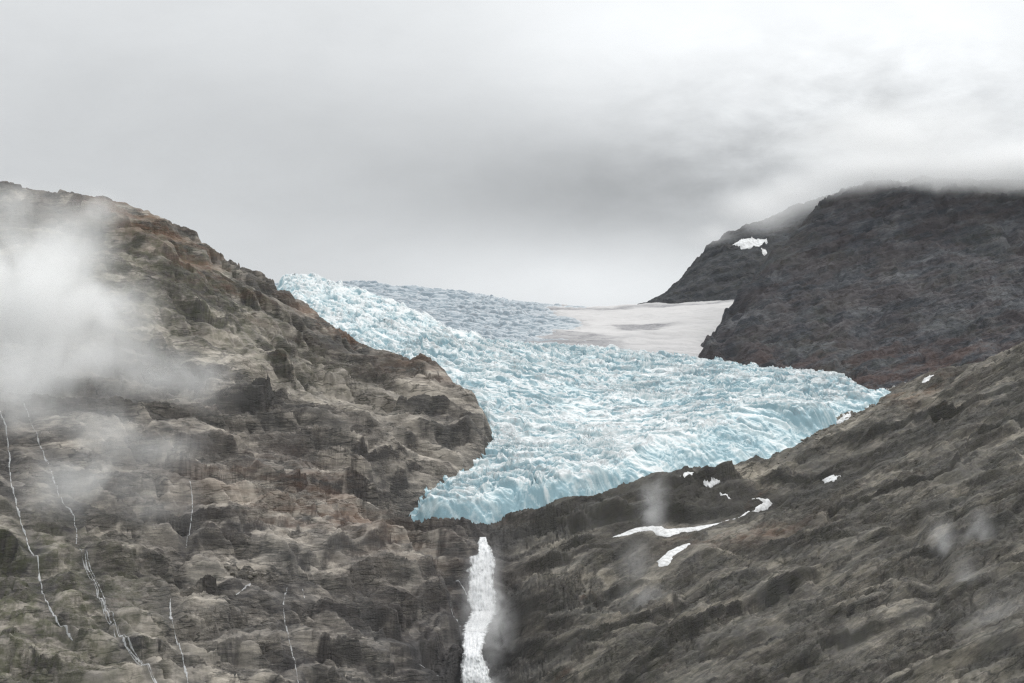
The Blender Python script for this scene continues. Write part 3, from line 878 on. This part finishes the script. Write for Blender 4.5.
# glacier with its parts
g = bpy.data.objects.new("glacier", None); col.objects.link(g)
tag(g, "pale blue crevassed glacier spilling between the rock slopes", "glacier")
X, Y = ice.X, ice.Y
armline = world_poly([(425, 345, 3080), (460, 338, 3300)])
arm = (Y > 3130 + (X + 130) * 1.6) & (X < -50)
front = (rise < 0.97) & (Y < 3000) & (X > P3(404, 511, 2522)[0]) & (Y < 2620 + (X + 110) * 0.9 + 60)
tag(ice.build("icefall", M_ICE, ice_keep & ~arm & ~front, parent=g, smooth=False))
tag(ice.build("ice_front", M_ICE, ice_keep & front & ~arm, parent=g), "steep blue broken front of the glacier")
tag(ice.build("ice_arm", M_ICE, ice_keep & arm, parent=g), "whiter jagged arm of ice sliding in behind the left ridge")
fm = firn_w > 0.5
tag(upper.build("upper_icefield", M_ICE_BACK, ~fm), "grey blue crevassed ice field on the skyline behind the icefall", "ice field")
tag(upper.build("snowfield", M_FIRN, fm), "broad pale snowfield with grey dirt bands below the dark summit", "snowfield")

# ------------------------------------------------------------------ snow patches: real thickness on the slope
def snow(sheet, pp, thick, label, name="snow_patch", jag=1.6, mat=None):
    sheet_S = getattr(sheet, 'S', None)
    if sheet_S is None: sheet_S = sheet.S = blur(sheet.Z, 4)
    poly = [tuple(sheet.hit(*p, arr=sheet_S)[:2]) for p in pp]
    P = np.array(poly)
    X, Y = sheet.X, sheet.Y
    x0, x1, y0, y1 = P[:, 0].min() - 12, P[:, 0].max() + 12, P[:, 1].min() - 12, P[:, 1].max() + 12
    jj = np.nonzero((sheet.yy >= y0) & (sheet.yy <= y1))[0]
    ii = np.nonzero((sheet.t * y0 <= max(x1, x1 * y0 / y1)) & (sheet.t * y1 >= min(x0, x0 * y1 / y0)) | False)[0]
    if len(jj) < 2 or len(ii) < 2: return None
    # a finer local grid than the rock below
    yy = np.arange(y0, y1, 0.55, dtype=f32); xx = np.arange(x0, x1, 0.55, dtype=f32)
    XX, YY = np.meshgrid(xx, yy)
    s = poly_sdf(XX, YY, poly) + fbm(XX / 6, YY / 6, 4, 0.6, 191) * jag
    Z0 = sheet.z_at(XX, YY); Z = np.maximum(Z0, sheet.z_at(XX, YY, sheet_S)) if thick > 1.5 else Z0 * 0.5 + 0.5 * np.maximum(Z0, sheet.z_at(XX, YY, sheet_S))
    Zn = Z + np.where(s > 0, thick * (1 - np.exp(-np.maximum(s, 0) / 3.0)) * (0.7 + 0.5 * fbm(XX / 9, YY / 9, 3, 0.5, 193)) + 0.12, np.maximum(s, -1.5) * 2.5)
    ok = s > -0.9
    idx = np.arange(XX.size, dtype=np.int32).reshape(XX.shape)
    q = np.stack([idx[:-1, :-1], idx[:-1, 1:], idx[1:, 1:], idx[1:, :-1]], -1).reshape(-1, 4)[ok[:-1, :-1].ravel()]
    if len(q) == 0: return None
    used = np.unique(q); re = np.zeros(XX.size, np.int32); re[used] = np.arange(len(used), dtype=np.int32)
    o = raw_mesh(name, np.stack([XX.ravel(), YY.ravel(), Zn.ravel()], -1)[used], re[q], mat or M_SNOW)
    return tag(o, label, "snow patch", "old snow patches on the rock")


snow(knoll, [(733, 245), (740, 240), (752, 238), (766, 239), (768, 244), (757, 247), (742, 249)], 2.5, "bright snow patch high on the misty shoulder of the dark summit", jag=3)
snow(knoll, [(761, 251), (765, 248), (767, 252), (763, 254)], 1.5, "tiny dot of snow just below the patch on the misty shoulder", jag=1)
snow(main, SNOW_BAND, 2.2, "long white snow band along a ledge under the dark bluff", jag=0.7)
snow(main, [(657, 562), (668, 552), (680, 546), (691, 543), (686, 548), (674, 556), (668, 566), (660, 567)], 1.8, "short slanting snow strip below the long snow band")
snow(main, [(680, 478), (688, 472), (697, 472), (694, 476), (684, 480)], 1.6, "snow scrap on top of the dark bluff, left one")
snow(main, [(704, 481), (714, 477), (719, 478), (709, 483)], 1.0, "snow scrap on top of the dark bluff, right one")
snow(main, [(720, 492), (727, 495), (731, 499), (725, 497)], 0.9, "small snow scrap halfway down the right end of the bluff")
snow(main, [(822, 480), (832, 475), (840, 476), (834, 481), (825, 483)], 1.8, "lone snow patch on the open right hillside")
snow(main, [(886, 384), (896, 378), (907, 375), (905, 381), (893, 386)], 2.0, "snow wedge at the right tip of the glacier")
snow(main, [(921, 383), (930, 376), (934, 375), (925, 384)], 1.6, "thin snow sliver right of the glacier tip, against rusty rock")
snow(main, [(835, 422), (848, 415), (855, 412), (848, 420)], 1.6, "snow strip along the lower right edge of the ice")

for (pp, r0, lab), hp in zip(STREAMS, stream_pts):
    if lab:
        tag(stream_mesh("stream", hp, r0, M_STREAM if r0 in (1.9, 1.5, 1.2) else M_TRICKLE), lab, "stream", "streams running down the rock")

# ------------------------------------------------------------------ loose boulders
def boulder_mesh(i):
    import bmesh
    bm = bmesh.new(); bmesh.ops.create_icosphere(bm, subdivisions=3, radius=1)
    r_ = random.Random(i)
    cuts = [Vector((r_.gauss(0, 1), r_.gauss(0, 1), r_.gauss(0, 1))).normalized() for _ in range(11)]
    for v in bm.verts:
        n_ = v.co.normalized(); k_ = 1.0
        for c in cuts:                       # split faces of a broken block
            d_ = n_.dot(c)
            if d_ > 0.05: k_ = min(k_, 0.68 / d_)
        v.co = Vector((n_.x * 1.25, n_.y, n_.z * 0.8)) * k_
    me = bpy.data.meshes.new("boulder"); bm.to_mesh(me); bm.free()
    me.materials.append(M_BOULDER)
    return me
M_BOULDER = plain_material("boulder_rock", (0.24, 0.22, 0.19), (0.10, 0.092, 0.082), 0.5, 0.9, 0.5)
BM = [boulder_mesh(i) for i in range(5)]
for n_, (line, spread, label, grp) in enumerate((
        ([(224, 572), (250, 574), (270, 578), (290, 580)], 5, "angular grey boulder in the rubble strewn along the mid slope ledge", "boulders on the rubble ledge"),
        ([(778, 462), (815, 438), (850, 418), (884, 401)], 5, "grey moraine boulder lying along the lower right edge of the ice", "moraine boulders beside the ice"))):
    for i in range(26):
        t_ = random.random() * (len(line) - 1); j = min(int(t_), len(line) - 2); t_ -= j
        x_ = line[j][0] * (1 - t_) + line[j + 1][0] * t_ + random.gauss(0, 2); y_ = line[j][1] * (1 - t_) + line[j + 1][1] * t_ + random.gauss(0, 0.5) * spread
        p = main.hit(x_, y_)
        o = bpy.data.objects.new("boulder", BM[i % 5]); col.objects.link(o)
        r_ = 0.8 + 2.0 * random.random() ** 2.2
        o.location = (p[0], p[1], p[2] + 0.25 * r_); o.scale = (r_,) * 3
        o.rotation_euler = (random.uniform(-.3, .3), random.uniform(-.3, .3), random.uniform(0, 6.28))
        tag(o, label, "boulder", grp)

# ------------------------------------------------------------------ the waterfall
def waterfall():
    prof = [(536, 480, 486), (541, 478, 488), (548, 476.5, 491), (554, 475.5, 495), (557, 468, 497), (562, 466.5, 496.5), (580, 467, 496), (600, 465, 498),
            (612, 469, 497), (622, 464, 494), (630, 461, 489), (645, 460, 485), (655, 461, 484), (668, 459, 489), (690, 457, 497)]
    ys = np.array([p[0] for p in prof]); xl = np.array([p[1] for p in prof]); xr = np.array([p[2] for p in prof])
    # smooth spine a little in front of the rock
    sy = np.arange(536, 692, 3.0)
    D = []
    for y_ in sy:
        l, r = np.interp(y_, ys, xl), np.interp(y_, ys, xr)
        D.append(np.min([main.hit(x_, y_)[1] for x_ in np.linspace(l, r, 5)]))
    D = np.array(D)
    D = np.convolve(np.pad(D, 4, mode='edge'), np.ones(9) / 9, 'valid')
    D = np.minimum(D, np.array([D[max(0, i - 2):i + 3].min() for i in range(len(D))])) - 4
    root = bpy.data.objects.new("waterfall", None); col.objects.link(root)
    tag(root, "tall white waterfall plunging from under the ice front", "waterfall")
    # the solid body of falling water
    ns, nv = 70, 300
    vv = np.linspace(0, 1, nv); ss = np.linspace(-1, 1, ns)
    S, V = np.meshgrid(ss, vv)
    py = 537 + V * 153
    l = np.interp(py, ys, xl); r = np.interp(py, ys, xr)
    en = fbm(S * 0 + np.sign(S) * 5, py / 8, 4, 0.6, 201) * 2.8
    px = (l + r) / 2 + S * ((r - l) / 2 + en * np.abs(S))
    d = np.interp(py, sy, D)
    streak = billow(px / 3.2, py / 34 + px / 40, 3, 0.6, 203)
    foam = fbm(px / 4, py / 7, 4, 0.6, 205)
    rolls = fbm(px / 7, py / 12 + px / 30, 4, 0.6, 207)
    d = d - 3.0 * np.sqrt(np.clip(1 - S ** 2, 0, 1)) - streak * 1.2 - foam * 1.5 - rolls * 3.0 + 3.0 * np.abs(S) ** 6
    u = (px - 512) / F; v = (341.5 - py) / F
    yy = CP - v * SP
    co = np.stack([u / yy * d, d, (SP + v * CP) / yy * d], -1).reshape(-1, 3)
    idx = np.arange(ns * nv, dtype=np.int32).reshape(nv, ns)
    q = np.stack([idx[:-1, :-1], idx[:-1, 1:], idx[1:, 1:], idx[1:, :-1]], -1).reshape(-1, 4)
    raw_mesh("water_body", co, q, M_FALL, root, at=dict(edge=np.maximum(np.abs(S), 1 - V * 40 * 0.5).ravel() * 0 + np.abs(S).ravel()))
    return root
waterfall()

# ------------------------------------------------------------------ valley floor below the frame, out to the horizon
def ground():
    s, n = 7000, 5000
    co = [(-s, -n, -6), (s, -n, -6), (s, 1380, -6), (-s, 1380, -6), (s, 9000, -6), (-s, 9000, -6)]
    o = raw_mesh("ground", co, [(0, 1, 2, 3), (3, 2, 4, 5)], plain_material("valley_grass", (0.07, 0.085, 0.04), (0.045, 0.055, 0.03), 0.02))
    tag(o, kind="structure")
ground()

# ------------------------------------------------------------------ mist, spray and cloud: real volumes of air
def mist(name, label, puffs, density, nscale, cut, soft, step=None, stretch=(1, 1, 1), lift=0.0):
    """puffs: (photo x, photo y, distance, half width, half depth, half height, weight)"""
    C = []
    for px, py, D, rx, ry, rz, wt in puffs:
        C.append((*P3(px, py, D), rx, ry, rz, wt))
    A = np.array(C)
    lo = (A[:, :3] - A[:, 3:6] * 1.05).min(0); hi = (A[:, :3] + A[:, 3:6] * 1.05).max(0)
    ctr, half = (lo + hi) / 2, (hi - lo) / 2
    import bmesh
    bm = bmesh.new()
    bmesh.ops.create_cube(bm, size=2)
    bmesh.ops.bevel(bm, geom=bm.edges[:], offset=0.25, segments=3, affect='EDGES', profile=0.6)
    for v in bm.verts:
        v.co = Vector((v.co.x * half[0], v.co.y * half[1], v.co.z * half[2]))
    me = bpy.data.meshes.new(name); bm.to_mesh(me); bm.free()
    o = bpy.data.objects.new(name, me); col.objects.link(o); o.location = ctr
    k = NT(name)
    g = k.n('ShaderNodeNewGeometry')
    total = None
    # wind-drawn edges: the puffs are looked up at a noise-shifted place
    nz = k.n('ShaderNodeTexNoise'); k.l(g.outputs['Position'], nz.inputs['Vector'])
    nz.inputs['Scale'].default_value = nscale * 0.5; nz.inputs['Detail'].default_value = 3
    sh = k.n('ShaderNodeVectorMath', operation='SUBTRACT'); k.l(nz.outputs['Color'], sh.inputs[0]); sh.inputs[1].default_value = (0.5, 0.5, 0.5)
    s2 = k.n('ShaderNodeVectorMath', operation='SCALE'); k.l(sh.outputs[0], s2.inputs[0]); s2.inputs['Scale'].default_value = 0.9 / nscale * 0.6
    ad = k.n('ShaderNodeVectorMath', operation='ADD'); k.l(g.outputs['Position'], ad.inputs[0]); k.l(s2.outputs[0], ad.inputs[1])
    for x, y, z, rx, ry, rz, wt in C:
        m = k.n('ShaderNodeMapping', vector_type='TEXTURE')
        m.inputs['Location'].default_value = (x, y, z); m.inputs['Scale'].default_value = (rx, ry, rz)
        k.l(ad.outputs[0], m.inputs['Vector'])
        gr = k.n('ShaderNodeTexGradient', gradient_type='QUADRATIC_SPHERE'); k.l(m.outputs[0], gr.inputs[0])
        t = k.math('MULTIPLY', gr.outputs['Fac'], wt)
        total = t if total is None else k.math('ADD', total, t)
    mp = k.n('ShaderNodeMapping'); mp.inputs['Scale'].default_value = stretch
    k.l(g.outputs['Position'], mp.inputs['Vector'])
    n = k.noise(mp.outputs[0], nscale, 6, 0.6, 0.5)
    n = k.math('DIVIDE', k.math('SUBTRACT', n, cut), soft, True)
    d = k.math('MULTIPLY', k.math('MULTIPLY', total, n), density)
    v = k.n('ShaderNodeVolumePrincipled')
    v.inputs['Color'].default_value = (0.985, 0.985, 0.985, 1)
    v.inputs['Anisotropy'].default_value = 0.1
    k.l(d, v.inputs['Density'])
    k.l(v.outputs[0], k.out.inputs['Volume'])
    me.materials.append(k.m)
    tag(o, label, "mist", kind="stuff")
    return o


mist("mist_bank", "white mist bank rising across the left rock slope", [
    (40, 320, 2440, 140, 46, 120, 1.2), (10, 270, 2490, 130, 44, 95, 0.9), (100, 320, 2480, 85, 36, 90, 1.0), (72, 262, 2540, 70, 36, 80, 0.8),
    (85, 214, 2690, 75, 32, 38, 0.85), (30, 370, 2370, 120, 36, 60, 0.9), (90, 375, 2390, 90, 34, 50, 0.7), (0, 400, 2290, 120, 40, 65, 0.6), (150, 375, 2420, 85, 34, 45, 0.65), (200, 385, 2430, 60, 28, 48, 0.42),
    (15, 205, 2730, 100, 40, 45, 0.5), (-60, 330, 2430, 170, 46, 150, 1.1), (110, 430, 2280, 80, 30, 42, 0.4)],
    0.075, 0.014, 0.36, 0.19, stretch=(1, 1, 0.75))
mist("mist_wisp", "thin mist wisp low on the left slope beneath the big bank", [
    (105, 468, 2160, 60, 40, 45, 0.8), (65, 490, 2120, 70, 40, 48, 0.7), (150, 500, 2110, 55, 35, 38, 0.5), (160, 450, 2230, 70, 40, 36, 0.4)],
    0.05, 0.018, 0.38, 0.24)
mist("spray", "spray drifting right of the waterfall's lower half", [
    (492, 606, 2300, 20, 14, 38, 1.0), (486, 640, 2255, 26, 14, 38, 1.1), (500, 630, 2260, 24, 13, 48, 0.55), (478, 690, 2200, 40, 20, 34, 1.1), (482, 575, 2345, 22, 14, 36, 0.5), (468, 600, 2300, 14, 12, 44, 0.5), (461, 655, 2240, 16, 12, 44, 0.6), (494, 570, 2345, 14, 12, 40, 0.4)],
    0.12, 0.05, 0.32, 0.25)
mist("spray", "pale puff of spray in front of the dark bluff under the ice", [
    (652, 510, 2470, 22, 15, 42, 1.0), (660, 490, 2500, 18, 15, 26, 0.6), (636, 565, 2370, 34, 18, 44, 0.28), (644, 600, 2290, 44, 20, 30, 0.35)],
    0.075, 0.045, 0.36, 0.22)
mist("mist_wisp", "faint pair of mist wisps over the dark lower right slope", [
    (945, 540, 2190, 20, 18, 28, 0.9), (978, 535, 2180, 24, 18, 34, 1.0), (968, 590, 2080, 24, 18, 40, 0.6), (1010, 620, 1960, 50, 20, 40, 0.4)],
    0.065, 0.04, 0.36, 0.26)
mist("cloud_cap", "grey cloud hiding the top of the dark right summit", [
    (860, 176, 3900, 150, 150, 42, 1.0), (940, 172, 3900, 150, 150, 45, 1.2), (1030, 172, 3880, 170, 150, 55, 1.2), (800, 190, 4020, 110, 120, 48, 0.7),
    (760, 212, 4300, 110, 150, 45, 0.55), (715, 236, 4450, 60, 100, 28, 0.25), (1130, 172, 3880, 200, 150, 60, 1.2), (900, 140, 4000, 280, 200, 70, 0.5)],
    0.05, 0.009, 0.22, 0.35, stretch=(0.7, 1, 1.4))


def haze():
    import bmesh
    bm = bmesh.new(); bmesh.ops.create_cube(bm, size=1)
    for v in bm.verts:
        v.co = Vector((v.co.x * 15000, 2000 + v.co.y * 15000, 600 + v.co.z * 1214))
    me = bpy.data.meshes.new("haze"); bm.to_mesh(me); bm.free()
    o = bpy.data.objects.new("haze", me); col.objects.link(o)
    k = NT("haze_air")
    v = k.n('ShaderNodeVolumePrincipled')
    v.inputs['Color'].default_value = (0.82, 0.89, 1.0, 1)
    v.inputs['Density'].default_value = 0.0000055
    k.l(v.outputs[0], k.out.inputs['Volume'])
    me.materials.append(k.m)
    tag(o, "thin grey blue mountain air over the whole valley", "haze", kind="stuff")
haze()

# ------------------------------------------------------------------ light
SUN_EL, SUN_AZ = math.radians(52), math.radians(55)     # azimuth clockwise from the view direction
w = bpy.data.worlds.new("World"); sc.world = w; w.use_nodes = True
nt = w.node_tree; nt.nodes.clear()
class WN(NT):
    def __init__(s, t): s.t = t
k = WN(nt)
out = k.n('ShaderNodeOutputWorld'); bg = k.n('ShaderNodeBackground')
sky = k.n('ShaderNodeTexSky', sky_type='NISHITA', sun_disc=False)
sky.sun_elevation = SUN_EL; sky.sun_rotation = SUN_AZ
tc = k.n('ShaderNodeTexCoord')
sep = k.n('ShaderNodeSeparateXYZ'); k.l(tc.outputs['Generated'], sep.inputs[0])
dx, dy, dz = sep.outputs
el = k.math('ARCSINE', dz); az = k.math('ARCTAN2', dx, dy)
def gauss(az0, el0, sa, se):
    a = k.math('POWER', k.math('ABSOLUTE', k.math('DIVIDE', k.math('SUBTRACT', az, az0), sa)), 2)
    e = k.math('POWER', k.math('ABSOLUTE', k.math('DIVIDE', k.math('SUBTRACT', el, el0), se)), 2)
    return k.math('EXPONENT', k.math('MULTIPLY', k.math('ADD', a, e), -1))
def azel(px, py):
    a, b = ray(px, py); n = math.sqrt(1 + a * a + b * b)
    return math.atan2(a, 1), math.asin(b / n)
mp = k.n('ShaderNodeMapping'); mp.inputs['Scale'].default_value = (1, 1, 2.2)
k.l(tc.outputs['Generated'], mp.inputs[0])
n1 = k.noise(mp.outputs[0], 7, 5, 0.55, 0.3); n2 = k.noise(mp.outputs[0], 22, 5, 0.6, 0.4)
val = 0.69
def addg(v, px, py, sx, sy, amp):
    a, e = azel(px, py)
    return k.math('ADD', v, k.math('MULTIPLY', gauss(a, e, sx / F, sy / F), amp))
v = k.math('ADD', k.math('MULTIPLY', k.math('SUBTRACT', n1, 0.5), 0.22), val)
v = addg(v, 860, 30, 400, 110, 0.31)
v = addg(v, 640, 195, 220, 62, -0.24)
v = addg(v, 420, 150, 260, 70, -0.07)
v = addg(v, 600, 285, 190, 48, 0.22)
v = addg(v, 600, 20, 150, 60, 0.07)
wisps = k.math('MULTIPLY', k.math('SUBTRACT', n2, 0.5), 0.9)
wa, we = azel(860, 130)
v = k.math('ADD', v, k.math('MULTIPLY', wisps, k.math('MULTIPLY', gauss(wa, we, 200 / F, 80 / F), 0.8)))
n3 = k.noise(mp.outputs[0], 48, 5, 0.6, 0.15)
v = k.math('ADD', v, k.math('MULTIPLY', k.math('SUBTRACT', n3, 0.5), k.math('MULTIPLY', gauss(wa, we, 230 / F, 90 / F), 0.5)))
v = k.math('ADD', v, k.math('MULTIPLY', wisps, 0.07))
# the cloud deck is brighter overhead
v = k.math('ADD', v, k.math('MULTIPLY', k.math('MAXIMUM', k.math('SUBTRACT', dz, 0.25), 0), 1.6))
v = k.math('ADD', v, k.math('MULTIPLY', k.math('MAXIMUM', k.math('MULTIPLY', dy, -1), 0), 0.3))
cc = k.n('ShaderNodeCombineColor')
k.l(k.math('MULTIPLY', v, 9.75), cc.inputs[0]); k.l(k.math('MULTIPLY', v, 9.95), cc.inputs[1]); k.l(k.math('MULTIPLY', v, 10.05), cc.inputs[2])
# keeps a trace of the blue sky above the cloud deck
k.l(k.mix(0.95, sky.outputs[0], cc.outputs[0]), bg.inputs[0])
bg.inputs[1].default_value = 0.1
k.l(bg.outputs[0], out.inputs[0])

sl = bpy.data.lights.new("sun", 'SUN'); so = bpy.data.objects.new("sun", sl); col.objects.link(so)
sl.energy = 1.5; sl.angle = math.radians(14); sl.color = (1, 0.97, 0.93)
dv = Vector((math.sin(SUN_AZ) * math.cos(SUN_EL), math.cos(SUN_AZ) * math.cos(SUN_EL), math.sin(SUN_EL)))
so.rotation_euler = dv.to_track_quat('Z', 'Y').to_euler()

sc.view_settings.view_transform = 'Standard'
sc.view_settings.look = 'None'
sc.view_settings.exposure = 0
sc.view_settings.gamma = 1
sc.render.engine = 'CYCLES'
sc.cycles.use_denoising = True
sc.cycles.denoising_prefilter = 'NONE'
sc.cycles.filter_width = 1.3
sc.cycles.volume_bounces = 8
sc.cycles.volume_step_rate = 0.7
sc.cycles.max_bounces = 8
sc.cycles.diffuse_bounces = 3
